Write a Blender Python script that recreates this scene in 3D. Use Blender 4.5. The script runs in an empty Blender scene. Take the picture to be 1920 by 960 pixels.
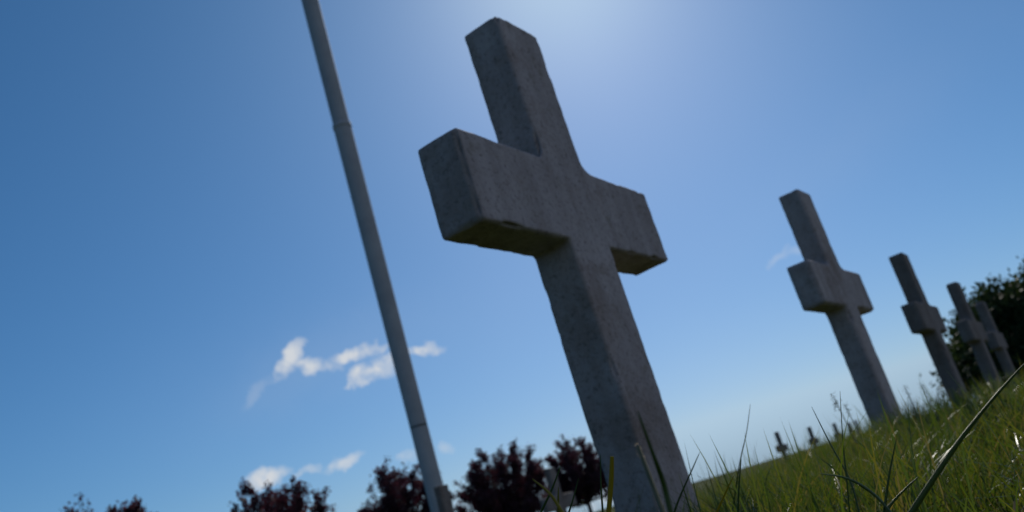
import bpy, bmesh, math, random
import numpy as np
from mathutils import Vector, Matrix, noise

# ------------------------------------------------------------------ camera
S = bpy.context.scene
COL = S.collection
FPX, PITCH, ROLL = 1683.14, math.radians(17.0144), math.radians(16.047)
EYE = 0.13                                   # the lens sits down in the grass
cF = Vector((0, math.cos(PITCH), math.sin(PITCH)))
R0 = Vector((1, 0, 0)); U0 = R0.cross(cF)
cR = math.cos(ROLL) * R0 - math.sin(ROLL) * U0
cU = math.cos(ROLL) * U0 + math.sin(ROLL) * R0
cam = bpy.data.cameras.new('camera'); camo = bpy.data.objects.new('camera', cam); COL.objects.link(camo)
m = Matrix((cR, cU, -cF)).transposed().to_4x4(); m.translation = (0, 0, EYE)
camo.matrix_world = m
cam.sensor_width = 36; cam.lens = FPX / 1920 * 36
cam.clip_start = 0.02; cam.clip_end = 6000
cam.dof.use_dof = True; cam.dof.focus_distance = 0.66; cam.dof.aperture_fstop = 11.0
S.camera = camo

def ray(px, py):
    """world direction seen at a point of the 1920x960 photograph"""
    d = cF * FPX + cR * (px - 960) - cU * (py - 480)
    return d.normalized()
def at(px, py, dist):
    return Vector((0, 0, EYE)) + ray(px, py) * dist

# ------------------------------------------------------------------ sun and sky
SUN = ray(1040, -95)
sel = math.asin(SUN.z); saz = math.atan2(SUN.x, SUN.y)        # azimuth clockwise from +Y
S.view_settings.view_transform = 'Standard'; S.view_settings.look = 'None'
S.view_settings.exposure = -0.5; S.view_settings.gamma = 1
S.view_settings.use_curve_mapping = False
sl = bpy.data.lights.new('sun', 'SUN'); sl.energy = 4.2; sl.angle = math.radians(0.53); sl.color = (1, .95, .87)
so = bpy.data.objects.new('sun', sl); COL.objects.link(so)
so.rotation_euler = SUN.to_track_quat('Z', 'Y').to_euler()

W = bpy.data.worlds.new('World'); S.world = W; W.use_nodes = True
nt = W.node_tree; N = nt.nodes; L = nt.links; N.clear()
def nd(t, **k):
    n = N.new(t)
    for a, b in k.items(): setattr(n, a, b)
    return n
def wire(a, b): L.new(a, b)
def math_(op, a, b=None, c=None, clamp=False):
    n = nd('ShaderNodeMath', operation=op); n.use_clamp = clamp
    for i, x in enumerate((a, b, c)):
        if x is None: continue
        if isinstance(x, (int, float)): n.inputs[i].default_value = x
        else: wire(x, n.inputs[i])
    return n.outputs[0]
sky = nd('ShaderNodeTexSky', sky_type='NISHITA'); sky.sun_disc = False
sky.sun_elevation = sel; sky.sun_rotation = saz
sky.altitude = 0; sky.air_density = 1.0; sky.dust_density = 0.45; sky.ozone_density = 7.0
tc = nd('ShaderNodeTexCoord')
ns = nd('ShaderNodeTexNoise'); ns.inputs['Scale'].default_value = 38; ns.inputs['Detail'].default_value = 7; ns.inputs['Roughness'].default_value = .6
wire(tc.outputs['Generated'], ns.inputs['Vector'])
ns2 = nd('ShaderNodeTexNoise'); ns2.inputs['Scale'].default_value = 11; ns2.inputs['Detail'].default_value = 5
wire(tc.outputs['Generated'], ns2.inputs['Vector'])
warp = nd('ShaderNodeVectorMath', operation='MULTIPLY_ADD')
wire(ns.outputs['Color'], warp.inputs[0]); warp.inputs[1].default_value = (.032,) * 3; 
off = nd('ShaderNodeVectorMath', operation='SUBTRACT'); wire(tc.outputs['Generated'], off.inputs[0]); off.inputs[1].default_value = (.016,) * 3
wire(off.outputs[0], warp.inputs[2])
# (centre, half length, half height, slope in degrees, strength)
CL = [((542, 676), 44, 15, -52, 1.1), ((592, 684), 46, 13, 6, .9), ((665, 662), 62, 13, -16, 1.05), ((706, 690), 48, 20, -25, 1.2),
      ((796, 657), 34, 11, -4, 1.0), ((505, 893), 34, 16, -12, 1.1), ((650, 866), 32, 11, -25, .8), ((578, 885), 26, 7, -15, .5),
      ((768, 860), 24, 9, -10, .4), ((1458, 484), 26, 8, -50, .5), ((1485, 474), 22, 9, -20, .35), ((838, 843), 14, 8, 0, .35),
      ((480, 735), 40, 9, -50, .16), ((660, 716), 12, 5, -20, .6), ((1130, 935), 30, 16, -16, .7)]
mask = None
for (cx, cy), a, b, ang, st in CL:
    an = math.radians(ang)
    c = ray(cx, cy)
    ea = (cR * math.cos(an) - cU * math.sin(an)).normalized(); ea = (ea - c * ea.dot(c)).normalized(); eb = c.cross(ea)
    def dot(v, k):
        n = nd('ShaderNodeVectorMath', operation='DOT_PRODUCT'); wire(warp.outputs[0], n.inputs[0]); n.inputs[1].default_value = v
        return math_('MULTIPLY_ADD', n.outputs['Value'], k, -v.dot(c) * k)
    u = dot(ea, FPX / a); v = dot(eb, FPX / b)
    q = math_('ADD', math_('MULTIPLY', u, u), math_('MULTIPLY', v, v))
    k = math_('MULTIPLY', math_('SUBTRACT', 1.25, math_('MULTIPLY', q, .8)), st, clamp=False)
    front = nd('ShaderNodeVectorMath', operation='DOT_PRODUCT'); wire(tc.outputs['Generated'], front.inputs[0]); front.inputs[1].default_value = c
    k = math_('MULTIPLY', math_('MAXIMUM', k, 0.0), math_('GREATER_THAN', front.outputs['Value'], 0.5))
    mask = k if mask is None else math_('MAXIMUM', mask, k)
mod = nd('ShaderNodeMapRange'); wire(ns.outputs['Fac'], mod.inputs[0]); mod.inputs[1].default_value = .30; mod.inputs[2].default_value = .58
mask = math_('MULTIPLY', mask, mod.outputs[0])
# very faint veil over the lower sky
veil = nd('ShaderNodeMapRange'); wire(ns2.outputs['Fac'], veil.inputs[0]); veil.inputs[1].default_value = .4; veil.inputs[2].default_value = .8
veil.inputs[4].default_value = .0
soft = None
for (cx, cy), a, b, ang, st in [((760, 640), 420, 110, -14, .05), ((560, 700), 170, 60, -30, .06), ((1250, 700), 420, 120, -14, .04), ((1560, 300), 300, 60, -40, .03)]:
    an = math.radians(ang); c = ray(cx, cy)
    ea = (cR * math.cos(an) - cU * math.sin(an)).normalized(); ea = (ea - c * ea.dot(c)).normalized(); eb = c.cross(ea)
    def dots(v, k):
        n = nd('ShaderNodeVectorMath', operation='DOT_PRODUCT'); wire(warp.outputs[0], n.inputs[0]); n.inputs[1].default_value = v
        return math_('MULTIPLY_ADD', n.outputs['Value'], k, -v.dot(c) * k)
    u = dots(ea, FPX / a); v = dots(eb, FPX / b); q = math_('ADD', math_('MULTIPLY', u, u), math_('MULTIPLY', v, v))
    k = math_('MULTIPLY', math_('POWER', 2.718, math_('MULTIPLY', q, -1.2)), st)
    soft = k if soft is None else math_('ADD', soft, k)
mask = math_('ADD', mask, math_('MULTIPLY', soft, math_('ADD', ns2.outputs['Fac'], .5)))
mask = math_('ADD', math_('MULTIPLY', mask, .8), veil.outputs[0], clamp=True)
mix = nd('ShaderNodeMix', data_type='RGBA')
wire(mask, mix.inputs['Factor']); 
# the camera's colour response: deeper, cleaner blue than the raw sky
sepc = nd('ShaderNodeSeparateColor'); wire(sky.outputs[0], sepc.inputs[0]); comb = nd('ShaderNodeCombineColor')
rch = (math_('MULTIPLY', math_('POWER', sepc.outputs[0], 1.25), 0.545))
bch = math_('MULTIPLY', sepc.outputs[2], 1.19)
gch = math_('SMOOTH_MIN', math_('MULTIPLY', sepc.outputs[1], 1.03), math_('MULTIPLY', bch, .80), .4); wire(gch, comb.inputs[1])
wire(math_('SMOOTH_MIN', rch, math_('MULTIPLY', gch, .72), .4), comb.inputs[0]); wire(bch, comb.inputs[2])
# bright ring of sky close to the sun, just above the frame
sd = nd('ShaderNodeVectorMath', operation='DOT_PRODUCT'); wire(tc.outputs['Generated'], sd.inputs[0]); sd.inputs[1].default_value = SUN
glow = math_('POWER', math_('MAXIMUM', sd.outputs['Value'], 0.0), 170.0)
gl = nd('ShaderNodeMix', data_type='RGBA', blend_type='ADD'); wire(glow, gl.inputs['Factor']); wire(comb.outputs[0], gl.inputs[6]); gl.inputs[7].default_value = (2.1, 2.5, 1.0, 1)
# broken white cloud added behind the camera, right, to fill the shaded stone faces
bd = nd('ShaderNodeVectorMath', operation='DOT_PRODUCT'); wire(tc.outputs['Generated'], bd.inputs[0]); bd.inputs[1].default_value = Vector((.9, -.34, .26)).normalized()
bm_ = nd('ShaderNodeMapRange', interpolation_type='SMOOTHSTEP'); wire(bd.outputs['Value'], bm_.inputs[0]); bm_.inputs[1].default_value = .2; bm_.inputs[2].default_value = .85
ns3 = nd('ShaderNodeTexNoise'); ns3.inputs['Scale'].default_value = 3.2; ns3.inputs['Detail'].default_value = 8; ns3.inputs['Roughness'].default_value = .58
wire(tc.outputs['Generated'], ns3.inputs['Vector'])
cm = nd('ShaderNodeMapRange', interpolation_type='SMOOTHSTEP'); wire(ns3.outputs['Fac'], cm.inputs[0]); cm.inputs[1].default_value = .36; cm.inputs[2].default_value = .56
bc = nd('ShaderNodeMix', data_type='RGBA'); wire(math_('MULTIPLY', math_('MULTIPLY', bm_.outputs[0], cm.outputs[0]), .34), bc.inputs['Factor']); wire(gl.outputs[2], bc.inputs[6]); bc.inputs[7].default_value = (14, 13, 13, 1)
wire(bc.outputs[2], mix.inputs[6])
mix.inputs[7].default_value = (11.0, 11.6, 12.4, 1)
bg = nd('ShaderNodeBackground'); bg.inputs['Strength'].default_value = .08
wire(mix.outputs[2], bg.inputs['Color'])
out = nd('ShaderNodeOutputWorld'); wire(bg.outputs[0], out.inputs['Surface'])

# ------------------------------------------------------------------ helpers
random.seed(4); rng = np.random.default_rng(7)
def tag(o, label=None, cat=None, group=None, kind=None):
    if label: o['label'] = label
    if cat: o['category'] = cat
    if group: o['group'] = group
    if kind: o['kind'] = kind
    return o
def empty(name, loc, rz=0):
    o = bpy.data.objects.new(name, None); COL.objects.link(o); o.location = loc; o.rotation_euler = (0, 0, rz)
    o.empty_display_size = .1; return o
def link(name, me, mat, parent=None, smooth=True):
    if mat: me.materials.append(mat)
    if smooth: me.polygons.foreach_set('use_smooth', [True] * len(me.polygons))
    o = bpy.data.objects.new(name, me); COL.objects.link(o)
    if parent: o.parent = parent
    return o
def npmesh(name, V, faces_flat, counts):
    me = bpy.data.meshes.new(name)
    me.vertices.add(len(V)); me.vertices.foreach_set('co', np.asarray(V, np.float32).ravel())
    me.loops.add(len(faces_flat)); me.loops.foreach_set('vertex_index', np.asarray(faces_flat, np.int32))
    st = np.concatenate([[0], np.cumsum(counts)[:-1]]).astype(np.int32)
    me.polygons.add(len(counts)); me.polygons.foreach_set('loop_start', st); me.polygons.foreach_set('loop_total', np.asarray(counts, np.int32))
    me.update(calc_edges=True); me.validate(); return me

class Mat:
    def __init__(s, name):
        s.m = bpy.data.materials.new(name); s.m.use_nodes = True; s.t = s.m.node_tree; s.N = s.t.nodes
        s.b = s.N['Principled BSDF']; s.o = s.N['Material Output']; s.c = s.N.new('ShaderNodeTexCoord')
    def n(s, t, **k):
        n = s.N.new(t)
        for a, b in k.items(): setattr(n, a, b)
        return n
    def l(s, a, b): s.t.links.new(a, b)
    def noise(s, scale, detail=5, rough=.6, sp='Object', vec=None):
        n = s.n('ShaderNodeTexNoise'); n.inputs['Scale'].default_value = scale; n.inputs['Detail'].default_value = detail; n.inputs['Roughness'].default_value = rough
        s.l(vec or s.c.outputs[sp], n.inputs['Vector']); return n.outputs['Fac']
    def ramp(s, f, stops):
        r = s.n('ShaderNodeValToRGB'); e = r.color_ramp.elements
        while len(e) < len(stops): e.new(.5)
        for x, (p, c) in zip(e, stops): x.position = p; x.color = (*c, 1) if len(c) == 3 else c
        s.l(f, r.inputs[0]); return r.outputs['Color']
    def mix(s, f, a, b, bt='MIX'):
        x = s.n('ShaderNodeMix', data_type='RGBA', blend_type=bt)
        for v, i in ((f, 0), (a, 6), (b, 7)):
            if isinstance(v, (int, float)): x.inputs[i].default_value = v
            elif isinstance(v, tuple): x.inputs[i].default_value = (*v, 1)
            else: s.l(v, x.inputs[i])
        return x.outputs[2]

def stone_mat(name='weathered_concrete', dark=1.0):
    M = Mat(name)
    oi = M.n('ShaderNodeObjectInfo')
    ad = M.n('ShaderNodeVectorMath', operation='MULTIPLY_ADD'); M.l(oi.outputs['Random'], ad.inputs[0]); ad.inputs[1].default_value = (37, 51, 23); M.l(M.c.outputs['Object'], ad.inputs[2])
    v = ad.outputs[0]
    base = M.ramp(M.noise(5, 6, .6, vec=v), [(.3, (.37, .325, .33)), (.7, (.47, .42, .425))])
    # vertical rain streaks
    mp = M.n('ShaderNodeMapping'); M.l(v, mp.inputs[0]); mp.inputs['Scale'].default_value = (22, 22, 1.6)
    st = M.ramp(M.noise(1, 4, .55, vec=mp.outputs[0]), [(.42, (1, 1, 1)), (.62, (.84, .83, .82))])
    c = M.mix(1.0, base, st, 'MULTIPLY')
    # lichen and dirt
    li = M.ramp(M.noise(14, 9, .75, vec=v), [(.56, (0, 0, 0)), (.72, (.7, .7, .7))])
    c = M.mix(li, c, (.17, .15, .10))
    br = M.ramp(M.noise(4.2, 9, .75, vec=v), [(.5, (0, 0, 0)), (.72, (.85, .85, .85))])
    c = M.mix(br, c, (.20, .14, .11))
    # dark pits and pale grains
    pit = M.ramp(M.noise(95, 4, .75, vec=v), [(.34, (.22, .19, .18)), (.47, (1, 1, 1))])
    c = M.mix(.6, c, pit, 'MULTIPLY')
    gr = M.ramp(M.noise(210, 2, .5, vec=v), [(.62, (0, 0, 0)), (.72, (.5, .5, .5))])
    c = M.mix(gr, c, (.45, .44, .42))
    # patchy brown algae tone on the end faces, also painting in their shade
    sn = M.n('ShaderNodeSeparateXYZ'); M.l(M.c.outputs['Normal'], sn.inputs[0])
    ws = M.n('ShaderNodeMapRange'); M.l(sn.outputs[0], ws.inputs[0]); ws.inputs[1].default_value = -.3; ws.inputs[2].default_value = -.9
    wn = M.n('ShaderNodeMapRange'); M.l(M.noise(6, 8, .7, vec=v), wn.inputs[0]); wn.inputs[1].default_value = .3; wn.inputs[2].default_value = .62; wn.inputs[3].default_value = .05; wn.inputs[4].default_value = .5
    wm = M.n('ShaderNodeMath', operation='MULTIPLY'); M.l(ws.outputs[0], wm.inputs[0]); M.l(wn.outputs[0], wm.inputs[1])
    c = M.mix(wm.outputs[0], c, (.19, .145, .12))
    # bigger dark pores, clustered
    po = M.ramp(M.noise(75, 3, .6, vec=v), [(.30, (.3, .26, .24)), (.40, (1, 1, 1))]); c = M.mix(.35, c, po, 'MULTIPLY')
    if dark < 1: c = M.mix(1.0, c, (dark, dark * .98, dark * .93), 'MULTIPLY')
    M.l(c, M.b.inputs['Base Color']); M.b.inputs['Roughness'].default_value = .92
    M.b.inputs['Specular IOR Level'].default_value = .2
    h = M.n('ShaderNodeMath', operation='ADD'); M.l(M.noise(120, 6, .8, vec=v), h.inputs[0]); M.l(M.noise(24, 5, .6, vec=v), h.inputs[1])
    b = M.n('ShaderNodeBump'); b.inputs['Strength'].default_value = .55; b.inputs['Distance'].default_value = .004
    M.l(h.outputs[0], b.inputs['Height']); M.l(b.outputs[0], M.b.inputs['Normal'])
    return M.m

def leaf_mat(name, stops, trans=.5, rough=.4, spec=.5, tcol=(1, 1, 1), tmul=1.0):
    """thin leaf: reflects, and lets light through"""
    M = Mat(name); g = M.n('ShaderNodeNewGeometry')
    c = M.ramp(g.outputs['Random Per Island'], stops)
    M.l(c, M.b.inputs['Base Color']); M.b.inputs['Roughness'].default_value = rough; M.b.inputs['Specular IOR Level'].default_value = spec
    t = M.n('ShaderNodeBsdfTranslucent'); M.l(M.mix(1.0, c, tcol, 'MULTIPLY'), t.inputs['Color'])
    x = M.n('ShaderNodeMixShader'); x.inputs[0].default_value = trans
    M.l(M.b.outputs[0], x.inputs[1]); M.l(t.outputs[0], x.inputs[2]); M.l(x.outputs[0], M.o.inputs['Surface'])
    return M.m

def ground_mat():
    M = Mat('ground_soil_and_turf')
    c = M.ramp(M.noise(1.3, 8, .65), [(.3, (.05, .055, .02)), (.55, (.065, .085, .025)), (.75, (.10, .085, .045))])
    c2 = M.ramp(M.noise(40, 6, .7), [(.35, (.6, .6, .6)), (.65, (1.2, 1.2, 1.2))])
    M.l(M.mix(1.0, c, c2, 'MULTIPLY'), M.b.inputs['Base Color']); M.b.inputs['Roughness'].default_value = 1; M.b.inputs['Specular IOR Level'].default_value = .05
    b = M.n('ShaderNodeBump'); b.inputs['Strength'].default_value = .8; b.inputs['Distance'].default_value = .03
    M.l(M.noise(30, 6, .7), b.inputs['Height']); M.l(b.outputs[0], M.b.inputs['Normal'])
    return M.m
def plain_mat(name, c1, c2, scale, rough, metal=0, bump=0):
    M = Mat(name); M.l(M.ramp(M.noise(scale, 6, .6), [(.35, c1), (.65, c2)]), M.b.inputs['Base Color'])
    M.b.inputs['Roughness'].default_value = rough; M.b.inputs['Metallic'].default_value = metal
    if bump:
        b = M.n('ShaderNodeBump'); b.inputs['Strength'].default_value = .6; b.inputs['Distance'].default_value = bump
        M.l(M.noise(scale * 3, 6, .7), b.inputs['Height']); M.l(b.outputs[0], M.b.inputs['Normal'])
    return M.m

STONE = stone_mat(); STONE_DARK = stone_mat('darker_concrete', .55)  # same concrete, multiplied darker for the third and farther crosses
GRASS = leaf_mat('grass_blades', [(0, (.055, .09, .018)), (.45, (.09, .14, .02)), (.8, (.15, .165, .03)), (.93, (.18, .165, .035)), (1, (.24, .18, .09))], .45, .38, .45, (1, .95, .45))
HERO = leaf_mat('long_grass_blade', [(0, (.05, .09, .03)), (1, (.07, .12, .02))], .35, .42, .25, (1, .95, .4))
YELLOW = leaf_mat('yellow_grass_blade', [(0, (.20, .20, .02)), (1, (.24, .22, .02))], .6, .4, .4, (1, .95, .35))
STRAW = leaf_mat('dry_straw', [(0, (.35, .28, .2)), (1, (.45, .38, .3))], .4, .6, .3)
PLUM = leaf_mat('purple_plum_leaves', [(0, (.045, .027, .042)), (.6, (.07, .038, .052)), (1, (.11, .055, .066))], .42, .6, .08, (1, .5, .55))
EVER = leaf_mat('evergreen_leaves', [(0, (.02, .035, .016)), (.6, (.03, .05, .02)), (1, (.06, .085, .03))], .25, .6, .1, (1, 1, .5))
BARK = plain_mat('dark_bark', (.045, .035, .03), (.09, .07, .06), 9, .95, 0, .02)
GROUND = ground_mat()
FARGRASS = leaf_mat('distant_grass', [(0, (.045, .055, .018)), (.6, (.07, .075, .025)), (1, (.11, .09, .05))], .3, .8, .1, (1, .95, .45))
THATCH = leaf_mat('dead_grass', [(0, (.14, .10, .05)), (1, (.26, .20, .12))], .4, .7, .15)
STEM = plain_mat('dry_stem', (.10, .10, .05), (.16, .14, .08), 60, .8)

# ------------------------------------------------------------------ ground
def sstep(a, b, x):
    t = np.clip((x - a) / (b - a), 0, 1); return t * t * (3 - 2 * t)
def gz(x, y):
    x = np.asarray(x, float); y = np.asarray(y, float); r = np.hypot(x, y)
    near = .012 * np.sin(x * 2.1 + .7) * np.cos(y * 1.7) * sstep(.3, 1.2, r)
    az0 = np.arctan2(x, np.maximum(y, 1e-6))
    right = .105 * sstep(.30, 1.5, x) * sstep(.7, 2.2, y) * (1 - .42 * sstep(math.radians(18), math.radians(30), az0))
    far = 1.1 * sstep(28, 110, r) + .05 * np.sin(x * .11 + 1) * np.cos(y * .09) * sstep(10, 40, r)
    az = np.arctan2(x, y)
    dip = -.30 * np.where(y > 0, sstep(5, 9, r) * (1 - sstep(math.radians(13), math.radians(20), az) * (1 - sstep(14, 20, r))), 0)
    return near + right + far + dip
rad = [0] + list(np.geomspace(.15, 3000, 150)); na = 180
V = [(0, 0, float(gz(0, 0)))]
for r in rad[1:]:
    for k in range(na):
        a = 2 * math.pi * k / na; x, y = r * math.cos(a), r * math.sin(a); V.append((x, y, float(gz(x, y))))
F = []; C = []
for k in range(na): F += [0, 1 + k, 1 + (k + 1) % na]; C.append(3)
for i in range(len(rad) - 2):
    for k in range(na):
        a = 1 + i * na; k2 = (k + 1) % na
        F += [a + k, a + na + k, a + na + k2, a + k2]; C.append(4)
tag(link('ground', npmesh('ground', V, F, C), GROUND), kind='structure')

# ------------------------------------------------------------------ crosses
t_, L_, ZB, ZT, ZH, YAW = .094, .3693, .511 + EYE, .692 + EYE, 1.042 + EYE, 1.0182
HW = .08
def cross_mesh(seed, voxel, fine=True, lean=(0, 0)):
    """standing concrete cross: front face at y=0, back at y=t_, base sunk in the ground; softened fillets above the arms"""
    pts = [(-HW - .002, -.25), (HW + .002, -.25), (HW, ZB), (L_, ZB), (L_, ZT)]
    r = .032
    for k in range(6):                                   # hollow fillet, right
        a = math.radians(270 - 90 * k / 5 * 1.0)
        pts.append((HW + r + r * math.cos(a), ZT + r + r * math.sin(a)))
    pts += [(HW, ZH), (-HW, ZH)]
    for k in range(6):
        a = math.radians(0 - 90 * k / 5)
        pts.append((-HW - r + r * math.cos(a), ZT + r + r * math.sin(a)))
    pts += [(-L_, ZT), (-L_, ZB), (-HW, ZB)]
    bm = bmesh.new()
    vs = [bm.verts.new((x, 0, z)) for x, z in pts]
    f = bm.faces.new(vs)
    e = bmesh.ops.extrude_face_region(bm, geom=[f])
    bmesh.ops.translate(bm, verts=[v for v in e['geom'] if isinstance(v, bmesh.types.BMVert)], vec=(0, t_, 0))
    bmesh.ops.recalc_face_normals(bm, faces=bm.faces)
    ed = [x for x in bm.edges if len(x.link_faces) == 2 and x.calc_face_angle() > .6]
    bmesh.ops.bevel(bm, geom=ed, offset=.0035, segments=2, affect='EDGES', profile=.5)
    # slightly knocked corners at the top
    me = bpy.data.meshes.new('stone_cross'); bm.to_mesh(me); bm.free()
    if voxel:
        tmp = bpy.data.objects.new('tmp', me); COL.objects.link(tmp)
        md = tmp.modifiers.new('r', 'REMESH'); md.mode = 'VOXEL'; md.voxel_size = voxel
        dg = bpy.context.evaluated_depsgraph_get(); dg.update()
        me2 = bpy.data.meshes.new_from_object(tmp.evaluated_get(dg)); bpy.data.objects.remove(tmp); bpy.data.meshes.remove(me); me = me2
        me.name = 'stone_cross'
        s = Vector((seed * 7.3, seed * 3.1, 0))
        n = len(me.vertices); co = np.empty(n * 3, np.float32); me.vertices.foreach_get('co', co); co = co.reshape(-1, 3)
        no = np.empty(n * 3, np.float32); me.vertex_normals.foreach_get('vector', no); no = no.reshape(-1, 3)
        for i in range(n):
            p = Vector(co[i]) + s
            d = .0006 * noise.noise(p * 7) + .0009 * noise.noise(p * 38)
            q = noise.noise(p * 21)
            # chips on sharp places: where the normal is not along an axis
            edge = 1 - max(abs(float(no[i][0])), abs(float(no[i][1])), abs(float(no[i][2])))
            d -= max(0, q - .22) * .045 * min(edge * 2.5, 1)
            co[i] += no[i] * d
        me.vertices.foreach_set('co', co.ravel()); me.update()
    return me
FIT = {1: (.17143, 1.72766, .00492, .02611, .0082), 2: (1.28144, 3.65696, -.00177, .01503, -.00493),
       3: (2.44456, 5.72973, -.00557, .00549, .00695), 4: (3.60523, 7.7491, .00311, -.01484, -.01022),
       5: (4.76, 9.82, .002, -.004, .004)}
LAB = {1: 'largest stone cross, leaning nearest in the foreground with pitted grey faces',
       2: 'second largest stone cross, mossy at its top, right of the nearest cross',
       3: 'third stone cross of the row, dark against open sky above the grass',
       4: 'fourth stone cross of the row, its top just clear of the dark evergreen tree',
       5: 'fifth and farthest stone cross of the row, wholly in front of the dark evergreen tree'}
GRP = 'stone crosses in the cemetery'
for k, (x, y, l1, l2, dy) in FIT.items():
    me = cross_mesh(k, .005 if k == 1 else (.010 if k < 4 else .014))
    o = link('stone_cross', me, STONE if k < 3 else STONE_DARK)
    a = YAW + dy
    # lean is measured at eye height: shear-free small rotations about the base
    o.rotation_euler = (-l2, l1, a)
    o.location = (x, y, 0)
    o.rotation_mode = 'XYZ'
    o.matrix_world = Matrix.Translation((x, y, EYE)) @ Matrix.Rotation(a, 4, 'Z') @ Matrix.Rotation(l1, 4, 'Y') @ Matrix.Rotation(-l2, 4, 'X') @ Matrix.Translation((0, 0, -EYE))
    tag(o, LAB[k], 'cross', GRP)
far_me = cross_mesh(11, .016)
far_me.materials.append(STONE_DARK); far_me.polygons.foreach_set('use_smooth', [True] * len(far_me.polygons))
def far_cross(px, py, label, dyaw=0, height=1.0):
    """stand a cross so that its top meets this sight line, on the ground as it lies there"""
    d = ray(px, py); h = Vector((d.x, d.y, 0)); s = d.z / h.length; h.normalize()
    D = 10.; sink = 0.0
    for _ in range(46):
        g = float(gz(h.x * D, h.y * D)); D += .5 * ((g + ZH - sink - EYE) / s - D)
    o = bpy.data.objects.new('stone_cross', far_me); COL.objects.link(o)
    o.location = (h.x * D, h.y * D, float(gz(h.x * D, h.y * D)) - sink); o.rotation_euler = (random.uniform(-.012, .012), random.uniform(-.012, .012), YAW + dyaw); o.scale = (1, 1, height)
    tag(o, label, 'cross', GRP)
    return D
far_cross(834, 908, 'stone cross cut off by the bottom edge, beside the foot of the flagpole')
far_cross(1036, 876, 'stone cross in front of the plum tree nearest the largest cross', .03)
far_cross(1459, 809, 'leftmost of the tiny far crosses above the grass, with a plain bare top')
far_cross(1518, 800, 'second from left of the tiny far crosses above the grass')
far_cross(1565, 793, 'third from left of the tiny far crosses above the grass')
far_cross(1593, 791, 'tiny far cross second from right, overlapping its neighbour by the second largest cross')
far_cross(1606, 787, 'rightmost tiny far cross, close beside the shaft of the second largest cross', .04)

# ------------------------------------------------------------------ flagpole
def tube(path, radii, n=20, cap=True):
    V = []; F = []; C = []
    for i, (p, r) in enumerate(zip(path, radii)):
        p = Vector(p); t = (Vector(path[min(i + 1, len(path) - 1)]) - Vector(path[max(i - 1, 0)])).normalized()
        a = t.orthogonal().normalized() if abs(t.z) < .95 else Vector((1, 0, 0)) - t * t.x
        a.normalize(); b = t.cross(a)
        for k in range(n):
            q = p + (a * math.cos(2 * math.pi * k / n) + b * math.sin(2 * math.pi * k / n)) * r; V.append(tuple(q))
    for i in range(len(path) - 1):
        for k in range(n):
            k2 = (k + 1) % n; F += [i * n + k, i * n + k2, (i + 1) * n + k2, (i + 1) * n + k]; C.append(4)
    if cap:
        F += list(range(n))[::-1]; C.append(n); F += [(len(path) - 1) * n + k for k in range(n)]; C.append(n)
    return V, F, C
def merge(parts):
    V = []; F = []; C = []
    for v, f, c in parts:
        o = len(V); V += v; F += [i + o for i in f]; C += c
    return V, F, C
POLE = plain_mat('pale_grey_paint', (.30, .31, .34), (.36, .37, .40), 3, .8)
SEAM = plain_mat('dark_joint', (.05, .05, .05), (.08, .08, .08), 20, .7)
db = ray(812, 900); hb = Vector((db.x, db.y, 0)).normalized(); DP = 14.5
# find where the pole's sight lines put it: same ground point, top leaning a little if it must
PB = hb * DP
def pole_pt(px, py):
    d = ray(px, py); k = DP / Vector((d.x, d.y, 0)).length; return Vector((0, 0, EYE)) + d * k
p_top, p_col, p_seam, p_low = pole_pt(581, 0), pole_pt(640, 238), pole_pt(785, 800), pole_pt(812, 905)
ax = (p_top - p_low).normalized()
base = p_low - ax * (p_low.z / ax.z)
rt = empty('flagpole', base); tag(rt, 'tall pale grey flagpole rising left of the largest cross', 'flagpole')
def z_of(p): return (p - base).dot(ax)
zs, zc, zt = z_of(p_seam), z_of(p_col), z_of(p_top)
print('POLE base', base, 'axis', ax, 'seam', zs, 'collar', zc, 'top', zt)
def lin(z): return tuple(ax * z)
r0 = .5 * 33.0 / FPX * (p_seam.length)
r1 = .5 * 32.5 / FPX * (p_col.length)
r2 = .5 * 30.5 / FPX * (p_top.length)
print('radii', r0, r1, r2)
link('lower_section', npmesh('lower_section', *tube([lin(-.2), lin(zs - .015)], [r0 * 1.02, r0], 32, False)), POLE, rt)
link('joint', npmesh('joint', *tube([lin(zs - .015), lin(zs + .015)], [r0 * .985, r0 * .985], 32, False)), SEAM, rt)
link('middle_section', npmesh('middle_section', *tube([lin(zs + .015), lin(zc - .07), lin(zc)], [r0, r1 * 1.0, r1 * 1.0], 32, False)), POLE, rt)
link('collar', npmesh('collar', *tube([lin(zc - .05), lin(zc - .038), lin(zc + .038), lin(zc + .055)], [r1 * 1.0, r1 * 1.06, r1 * 1.06, r1 * .93], 32)), POLE, rt)
link('upper_section', npmesh('upper_section', *tube([lin(zc), lin(zt), lin(zt + 3.0)], [r1 * .93, r2 * .96, r2 * .85], 32, False)), POLE, rt)
top = lin(zt + 3.0)
link('finial', npmesh('finial', *tube([lin(zt + 3.0 + s) for s in (0, .07, .19, .31, .38)], [r2 * .5, r2 * 1.2, r2 * 1.5, r2 * 1.1, r2 * .2], 24)), POLE, rt)

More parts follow.
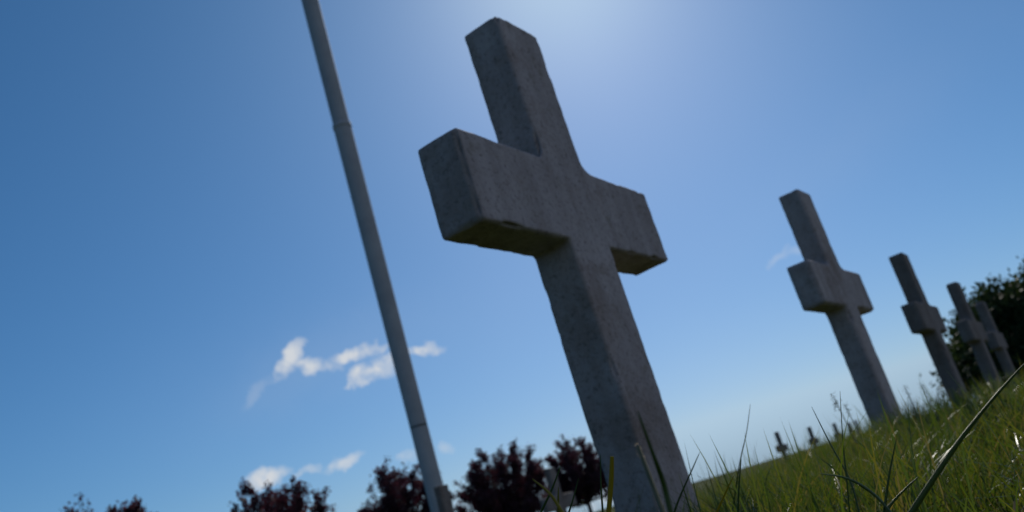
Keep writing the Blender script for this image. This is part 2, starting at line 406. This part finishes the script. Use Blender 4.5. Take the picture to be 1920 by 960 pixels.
# ------------------------------------------------------------------ trees
def leaves(P, size, flat=.5, jit=.5):
    """one small diamond leaf at each point"""
    n = len(P); P = np.asarray(P)
    a = rng.normal(size=(n, 3)); a /= np.linalg.norm(a, axis=1)[:, None]
    b = np.cross(a, rng.normal(size=(n, 3))); b /= np.linalg.norm(b, axis=1)[:, None]
    s = size * (1 + jit * rng.uniform(-1, 1, (n, 1)))
    q = np.stack([P - a * s, P + b * s * flat, P + a * s, P - b * s * flat], 1).reshape(-1, 3)
    return q, np.arange(4 * n), np.full(n, 4)
def plum(pos, H, Wd, label, seed):
    rs = random.Random(seed)
    rt = empty('plum_tree', pos, rs.uniform(0, 6)); tag(rt, label, 'tree', 'dark red plum trees beyond the graves')
    tr = []; pts = []
    fork = H * .22
    tr.append(tube([(0, 0, -.3), (.02, .01, fork * .5), (0, 0, fork), (.03, 0, H * .5)], [.15, .12, .11, .07], 10))
    for k in range(27):
        a = k * 2.4 + rs.uniform(-.4, .4); q_ = math.sqrt((k + .5) / 27); out = Wd * .5 * q_ * rs.uniform(.85, 1.1); hh = H * (.93 - (.66 if k % 2 else .34) * q_ ** 2.2) * rs.uniform(.9, 1.03)
        p0 = Vector((0, 0, fork * rs.uniform(.85, 1.2))); p3 = Vector((math.cos(a) * out, math.sin(a) * out, hh))
        p1 = p0.lerp(p3, .35) + Vector((math.cos(a), math.sin(a), -.1)) * out * .18
        p2 = p0.lerp(p3, .7) + Vector((math.cos(a), math.sin(a), 0)) * out * .12
        path = [p0, p1, p2, p3]; tr.append(tube([tuple(p) for p in path], [.06, .045, .028, .008], 6))
        for j in range(30):                                 # twigs, upswept
            t = rs.uniform(.15, 1); i = min(int(t * 3), 2); q = path[i].lerp(path[i + 1], t * 3 - i)
            aa = a + rs.uniform(-1.9, 1.9); ln = rs.uniform(.3, .82) * (1.15 - .4 * t) * H / 5
            e = q + Vector((math.cos(aa) * .75, math.sin(aa) * .75, rs.uniform(-.25, 1.15))) * ln
            tr.append(tube([tuple(q), tuple(e)], [.011, .004], 4, False))
            for _ in range(46):
                w = rs.uniform(.1, 1.05); c = q.lerp(e, w); g = rs.gauss
                pts.append((c.x + g(0, .075), c.y + g(0, .075), c.z + g(0, .075)))
    link('trunk', npmesh('trunk', *merge(tr)), BARK, rt)
    link('crown', npmesh('crown', *leaves(pts, .06, .6)), PLUM, rt, smooth=False)
def tree_at(px, py, H, Wd, label, seed):
    d = ray(px, py); h = Vector((d.x, d.y, 0)); s = d.z / h.length; h.normalize(); D = 30.
    for _ in range(80):
        D += .5 * ((float(gz(h.x * D, h.y * D)) + H - EYE) / s - D)
    plum((h.x * D, h.y * D, float(gz(h.x * D, h.y * D))), H, Wd, label, seed); return D
for a in [(185, 918, 5.0, 3.7, 'purple leaved plum tree peeping up at the far lower left, only its top showing', 1),
          (500, 888, 5.0, 4.9, 'purple leaved plum tree in front of the small low white cloud', 2),
          (736, 866, 5.0, 4.7, 'purple leaved plum tree just left of the flagpole', 3),
          (922, 829, 5.0, 5.2, 'purple leaved plum tree between the flagpole and the largest cross', 4),
          (1066, 814, 5.0, 5.0, 'purple leaved plum tree directly behind the foot of the largest cross', 5)]:
    print('PLUM', tree_at(*a))

def evergreen(px, D, rx, z0, z1, label, seed, n_cl, lean=0):
    rs = random.Random(seed); d = ray(px, 600); h = Vector((d.x, d.y, 0)).normalized()
    g = float(gz(h.x * D, h.y * D))
    rt = empty('evergreen_tree', (h.x * D, h.y * D, g)); tag(rt, label, 'tree', 'dark evergreens at the end of the row')
    tr = [tube([(0, 0, -.3), (.05, 0, z0), (.1, .05, z1 * .55), (.05, 0, z1 * .9)], [.24, .2, .13, .04], 10)]; pts = []
    zc = (z0 + z1) / 2; rz = (z1 - z0) / 2
    for k in range(n_cl):
        while True:
            v = Vector((rs.uniform(-1, 1), rs.uniform(-1, 1), rs.uniform(-1, 1)))
            if .25 < v.length < 1: break
        v = v.normalized() * (v.length ** .4)
        lump = 1 + .16 * math.sin(3 * math.atan2(v.y, v.x) + seed) + .12 * math.sin(5 * v.z + seed)
        c = Vector((v.x * rx * lump, v.y * rx * lump, zc + v.z * rz * lump * .98))
        if c.z < .5: c.z = .5
        if k % 4 == 0:
            s = Vector((.05, 0, max(z0 * .8, c.z * .6))); tr.append(tube([tuple(s), tuple(s.lerp(c, .55) + Vector((0, 0, .1))), tuple(c)], [.05, .03, .01], 5))
        sz = rs.uniform(.10, .26)
        for _ in range(110):
            g3 = [rs.gauss(0, sz) for _ in range(3)]
            # drooping sprays at the lower rim
            pts.append((c.x + g3[0], c.y + g3[1], c.z + g3[2] * .8 - (abs(g3[0]) * .5 if v.z < -.2 else 0)))
    link('trunk', npmesh('trunk', *merge(tr)), BARK, rt)
    link('crown', npmesh('crown', *leaves(pts, .065, .45)), EVER, rt, smooth=False)
evergreen(1948, 24, 2.25, .35, 2.62, 'broad dark evergreen tree behind the fourth and fifth crosses at the right', 3, 620)
evergreen(2110, 27, 2.5, .4, 3.75, 'taller dark evergreen tree cut off by the right edge of the photo', 8, 760)

# ------------------------------------------------------------------ grass
def blades(x, y, h, w, lean, seg):
    """tapering bent blades; seg quads and a tip"""
    n = len(x); z = gz(x, y) - .004
    a = rng.uniform(0, 2 * math.pi, n); yaw = rng.uniform(0, 2 * math.pi, n)
    dx, dy = np.cos(a) * lean, np.sin(a) * lean; sx, sy = np.cos(yaw), np.sin(yaw)
    rows = []
    for i in range(seg):
        t = i / seg; wd = w * (1 - t ** 1.8 * .75) * (.75 if i == 0 else 1)
        cx = x + dx * h * t ** 1.9; cy = y + dy * h * t ** 1.9; cz = z + h * (t - .28 * np.minimum(lean, 1.6) * t ** 2.6)
        rows += [np.stack([cx - sx * wd / 2, cy - sy * wd / 2, cz], 1), np.stack([cx + sx * wd / 2, cy + sy * wd / 2, cz], 1)]
    rows.append(np.stack([x + dx * h, y + dy * h, z + h * (1 - .28 * np.minimum(lean, 1.6))], 1))
    V = np.stack(rows, 1); k = V.shape[1]
    f = []
    for i in range(seg - 1): f += [2 * i, 2 * i + 1, 2 * i + 3, 2 * i + 2]
    f += [2 * seg - 2, 2 * seg - 1, 2 * seg]
    F = (np.arange(n)[:, None] * k + np.array(f)[None]).ravel(); C = np.tile([4] * (seg - 1) + [3], n)
    return V.reshape(-1, 3), F, C
def sector(n, r0, r1, a0, a1):
    r = np.sqrt(rng.uniform(r0 * r0, r1 * r1, n)); a = np.radians(rng.uniform(a0, a1, n)); return r * np.sin(a), r * np.cos(a)
sets = []
def hmod(x, y):                                   # clumps: taller and shorter patches
    return .8 + .28 * np.sin(x * 5.3 + 1.3 * np.sin(y * 4)) * np.cos(y * 4.1) + .12 * np.sin(x * 17 + y * 13)
for n, r0, r1, a0, a1, hm, wm, seg in [(5200, .42, 1.0, -75, 75, .075, .0030, 5), (30000, 1.0, 2.6, -65, 65, .085, .0034, 4),
                                        (42000, 2.6, 7, -55, 55, .09, .005, 3), (40000, 7, 22, -50, 50, .10, .011, 2), (34000, 22, 80, -45, 45, .13, .035, 2),
                                        (5000, .3, 4, 75, 285, .08, .004, 3), (7000, .42, .9, -5, 75, .06, .0030, 4)]:
    x, y = sector(n, r0, r1, a0, a1)
    h = hm * hmod(x, y) * rng.lognormal(0, .28, n); h = np.minimum(h, hm * 1.75)
    near = np.hypot(x, y) < .9
    h = np.where(near, np.minimum(h, .105), h)
    sets.append(blades(x, y, h, wm * rng.uniform(.6, 1.3, n), rng.gamma(2.0, .28, n), seg))
# scattered taller blades
x, y = sector(420, .9, 2.1, 9, 22); sets.append(blades(x, y, rng.uniform(.10, .185, 420), .0024 * rng.uniform(.6, 1.3, 420), rng.uniform(.03, .6, 420), 6))
x, y = sector(900, 1.0, 2.1, 6, 14); sets.append(blades(x, y, rng.uniform(.10, .185, 900), .0024 * rng.uniform(.6, 1.3, 900), rng.uniform(.05, .7, 900), 6))
x, y = sector(2600, 1.9, 3.4, 5, 16); sets.append(blades(x, y, rng.uniform(.09, .155, 2600), .0030 * rng.uniform(.6, 1.3, 2600), rng.uniform(.05, .8, 2600), 5))
x, y = sector(1900, 1.0, 2.3, 8, 19); sets.append(blades(x, y, rng.uniform(.09, .155, 1900), .0026 * rng.uniform(.6, 1.3, 1900), rng.uniform(.05, .9, 1900), 5))
x, y = sector(2200, 2.0, 3.6, 13, 30); sets.append(blades(x, y, rng.uniform(.09, .17, 2200), .003 * rng.uniform(.6, 1.3, 2200), rng.uniform(.05, .9, 2200), 5))
x, y = sector(2600, 1.2, 3.6, 8, 45); sets.append(blades(x, y, rng.uniform(.10, .165, 2600), .003 * rng.uniform(.6, 1.3, 2600), rng.uniform(.03, .8, 2600), 5))
x, y = sector(230, .8, 2.2, 6, 40); sets.append(blades(x, y, rng.uniform(.13, .20, 230), .0024 * rng.uniform(.6, 1.3, 230), rng.uniform(.03, .7, 230), 6))
x, y = sector(900, .9, 3.2, -50, 60); sets.append(blades(x, y, rng.uniform(.12, .20, 900), .0024 * rng.uniform(.6, 1.3, 900), rng.uniform(.05, .5, 900), 6))
x, y = sector(900, 3.2, 9, -45, 55); sets.append(blades(x, y, rng.uniform(.13, .26, 900), .0035 * rng.uniform(.6, 1.3, 900), rng.uniform(.05, .45, 900), 5))
x, y = sector(6500, .45, 4, -60, 65); sets.append(blades(x, y, rng.uniform(.02, .085, 6500), .0032 * rng.uniform(.5, 1.3, 6500), rng.uniform(.5, 2.2, 6500), 4))
o = 0; VV = []; FF = []; CC = []; MI = []
for i, (v, f, c) in enumerate(sets): VV.append(v); FF.append(f + o); CC.append(c); o += len(v); MI.append(np.full(len(c), 1 if i in (3, 4) else (2 if i == len(sets) - 1 else 0)))
gm = npmesh('grass', np.concatenate(VV), np.concatenate(FF), np.concatenate(CC)); go = link('grass', gm, GRASS)
gm.materials.append(FARGRASS); gm.materials.append(THATCH); gm.polygons.foreach_set('material_index', np.concatenate(MI).astype(np.int32)); gm.update()
tag(go,
    'thick backlit green grass covering the ground between the crosses', 'grass', None, 'stuff')

# ------------------------------------------------------------------ single long blades near the lens
def long_blade(pts, dists, width, mat, label, fold=.35, blunt=False):
    """a channelled blade through sight points, rooted in the ground; pts run tip to root"""
    P = [at(px, py, d) for (px, py), d in zip(pts, dists)]
    while P[-1].z > 0 and len(P) < 12:
        st = (P[-1] - P[-2]); st.z = min(st.z, -.01); P.append(P[-1] + st.normalized() * .03)
    # resample with a smooth spline
    Q = []
    for i in range(len(P) - 1):
        a, b, c, d = P[max(i - 1, 0)], P[i], P[i + 1], P[min(i + 2, len(P) - 1)]
        for k in range(5):
            t = k / 5; Q.append(.5 * ((2 * b) + (c - a) * t + (2 * a - 5 * b + 4 * c - d) * t * t + (-a + 3 * b - 3 * c + d) * t ** 3))
    Q.append(P[-1])
    root = Vector(Q[-1]); V = []; F = []; C = []; n = len(Q)
    side0 = cR.lerp(cF, .35).normalized()
    for i, q in enumerate(Q):
        t = i / (n - 1); tg = (Q[min(i + 1, n - 1)] - Q[max(i - 1, 0)]).normalized()
        s = (side0 - tg * side0.dot(tg)).normalized(); nn = s.cross(tg)
        w = width * (min(1, (t * 3 + (.55 if blunt else .04)) ** .6)) * (1 - .25 * t) / 2
        th = width * .05
        for u, dz in ((-1, fold), (0, 0), (1, fold)): V.append(tuple(q + s * w * u + nn * w * dz - root))
        for u, dz in ((-1, fold), (0, 0), (1, fold)): V.append(tuple(q + s * w * u + nn * (w * dz - th) - root))
    for i in range(n - 1):
        a = i * 6; b = a + 6
        for f in ((a, a + 1, b + 1, b), (a + 1, a + 2, b + 2, b + 1), (a + 4, a + 3, b + 3, b + 4), (a + 5, a + 4, b + 4, b + 5), (a + 3, a, b, b + 3), (a + 2, a + 5, b + 5, b + 2)):
            F += f; C.append(4)
    o = link('grass_blade', npmesh('grass_blade', V, F, C), mat); o.location = root
    tag(o, label, 'grass blade', 'single long grass blades standing out from the lawn')
LB = [([(1925, 678), (1860, 752), (1790, 842), (1700, 978)], [.62, .60, .58, .55], .0048, HERO, 'thickest grass blade, slanting up to the right edge'),
      ([(1536, 888), (1590, 897), (1640, 927), (1675, 965)], [.60, .61, .62, .62], .0030, HERO, 'arching grass blade bowing to the left below the tiny crosses'),
      ([(1681, 822), (1668, 890), (1658, 965)], [.64, .63, .62], .0026, HERO, 'short upright blade crossing the arching blade near the bottom'),
      ([(1522, 763), (1557, 832), (1594, 900), (1612, 962)], [.95, .9, .88, .86], .0026, HERO, 'long thin blade leaning left just over the tiny far crosses'),
      ([(1575, 733), (1581, 830), (1588, 900), (1594, 966)], [.85, .85, .84, .84], .0020, HERO, 'thin straight blade reaching the sky left of the second largest cross'),
      ([(1407, 757), (1400, 810), (1388, 865), (1378, 930)], [1.1, 1.1, 1.1, 1.1], .0022, HERO, 'tallest thin blade standing against the sky right of the largest cross'),
      ([(1148, 856), (1147, 900), (1142, 965)], [.60, .6, .6], .0040, YELLOW, 'bright yellow blade with a blunt pale tip before the largest cross'),
      ([(1051, 874), (1036, 915), (1008, 975)], [.62, .62, .62], .0028, HERO, 'dark blade slanting up beside the cross near the plum tree'),
      ([(1047, 913), (1047, 940), (1048, 968)], [.6, .6, .6], .0024, YELLOW, 'small yellow blade upright at the bottom left of the largest cross'),
      ([(1126, 852), (1127, 905), (1131, 968)], [.75, .75, .75], .0024, HERO, 'dark upright blade along the left edge of the largest cross'),
      ([(1196, 772), (1228, 860), (1246, 910), (1262, 975)], [.36, .37, .38, .38], .0030, HERO, 'broad blurred blade across the foot of the largest cross'),
      ([(1312, 848), (1296, 885), (1276, 930), (1262, 968)], [1.0, 1, 1, 1], .0032, HERO, 'dark broad blade leaning right at the right edge of the largest cross'),
      ([(998, 898), (1032, 926), (1062, 972)], [.5, .5, .5], .0028, YELLOW, 'yellow green blade leaning left before the purple trees'),
      ([(1085, 896), (1075, 935), (1064, 970)], [.75, .75, .75], .0024, HERO, 'thin green blade between the two yellow blades'),
      ([(1376, 892), (1358, 930), (1342, 966)], [.75, .75, .75], .0030, YELLOW, 'yellow green slanting blade in the grass right of the largest cross'),
      ([(1390, 860), (1386, 910), (1384, 968)], [.8, .8, .8], .0026, HERO, 'upright green blade behind the yellow slanting blade'),
      ([(1722, 894), (1700, 915), (1672, 945), (1655, 972)], [.66, .65, .64, .63], .0026, HERO, 'blade with a shining tip crossing behind the short upright blade')]
for a in LB: long_blade(*a, blunt='blunt' in a[4])

# ------------------------------------------------------------------ seed stems
def seed_stem(px, py, D, hs, label, bend=0):
    p = at(px, py, D); g = float(gz(p.x, p.y)); x0 = p.x + bend; y0 = p.y
    rt = empty('seed_stem', (x0, y0, g)); tag(rt, label, 'weed', 'dry seed stems standing above the grass')
    tp = Vector((p.x - x0, 0, p.z - g))
    mid = tp * .5 + Vector((-bend * .15, 0, .01))
    link('stalk', npmesh('stalk', *tube([(0, 0, -.02), tuple(mid), tuple(tp)], [.0018, .0014, .0009], 6)), STEM, rt)
    rs = random.Random(int(px)); pts = []
    for _ in range(55):
        u = rs.random(); pts.append((tp.x + rs.gauss(0, hs * .35), tp.y + rs.gauss(0, hs * .35), tp.z - hs * 3.2 * u + hs * .6))
    link('seed_head', npmesh('seed_head', *leaves(pts, hs * .24, .3)), STRAW if 'pale' in label else STEM, rt, smooth=False)
for a in [(1562, 742, 2.3, .014, 'tallest wispy seed stem left of the second largest cross', .03),
          (1585, 760, 2.3, .010, 'shorter wispy seed stem touching the second largest cross', .02),
          (1697, 727, 2.4, .010, 'brown seed stem nearest the right side of the second largest cross', .01),
          (1729, 722, 2.6, .010, 'brown seed stem midway between the second and third crosses', .01),
          (1760, 728, 2.6, .009, 'brown seed stem close to the left side of the third cross', .0),
          (1812, 690, 2.2, .008, 'round headed stem between the third and fourth crosses', .03),
          (1196, 836, .42, .0022, 'small pale seed head blurred in front of the largest cross', .012)]:
    seed_stem(*a)
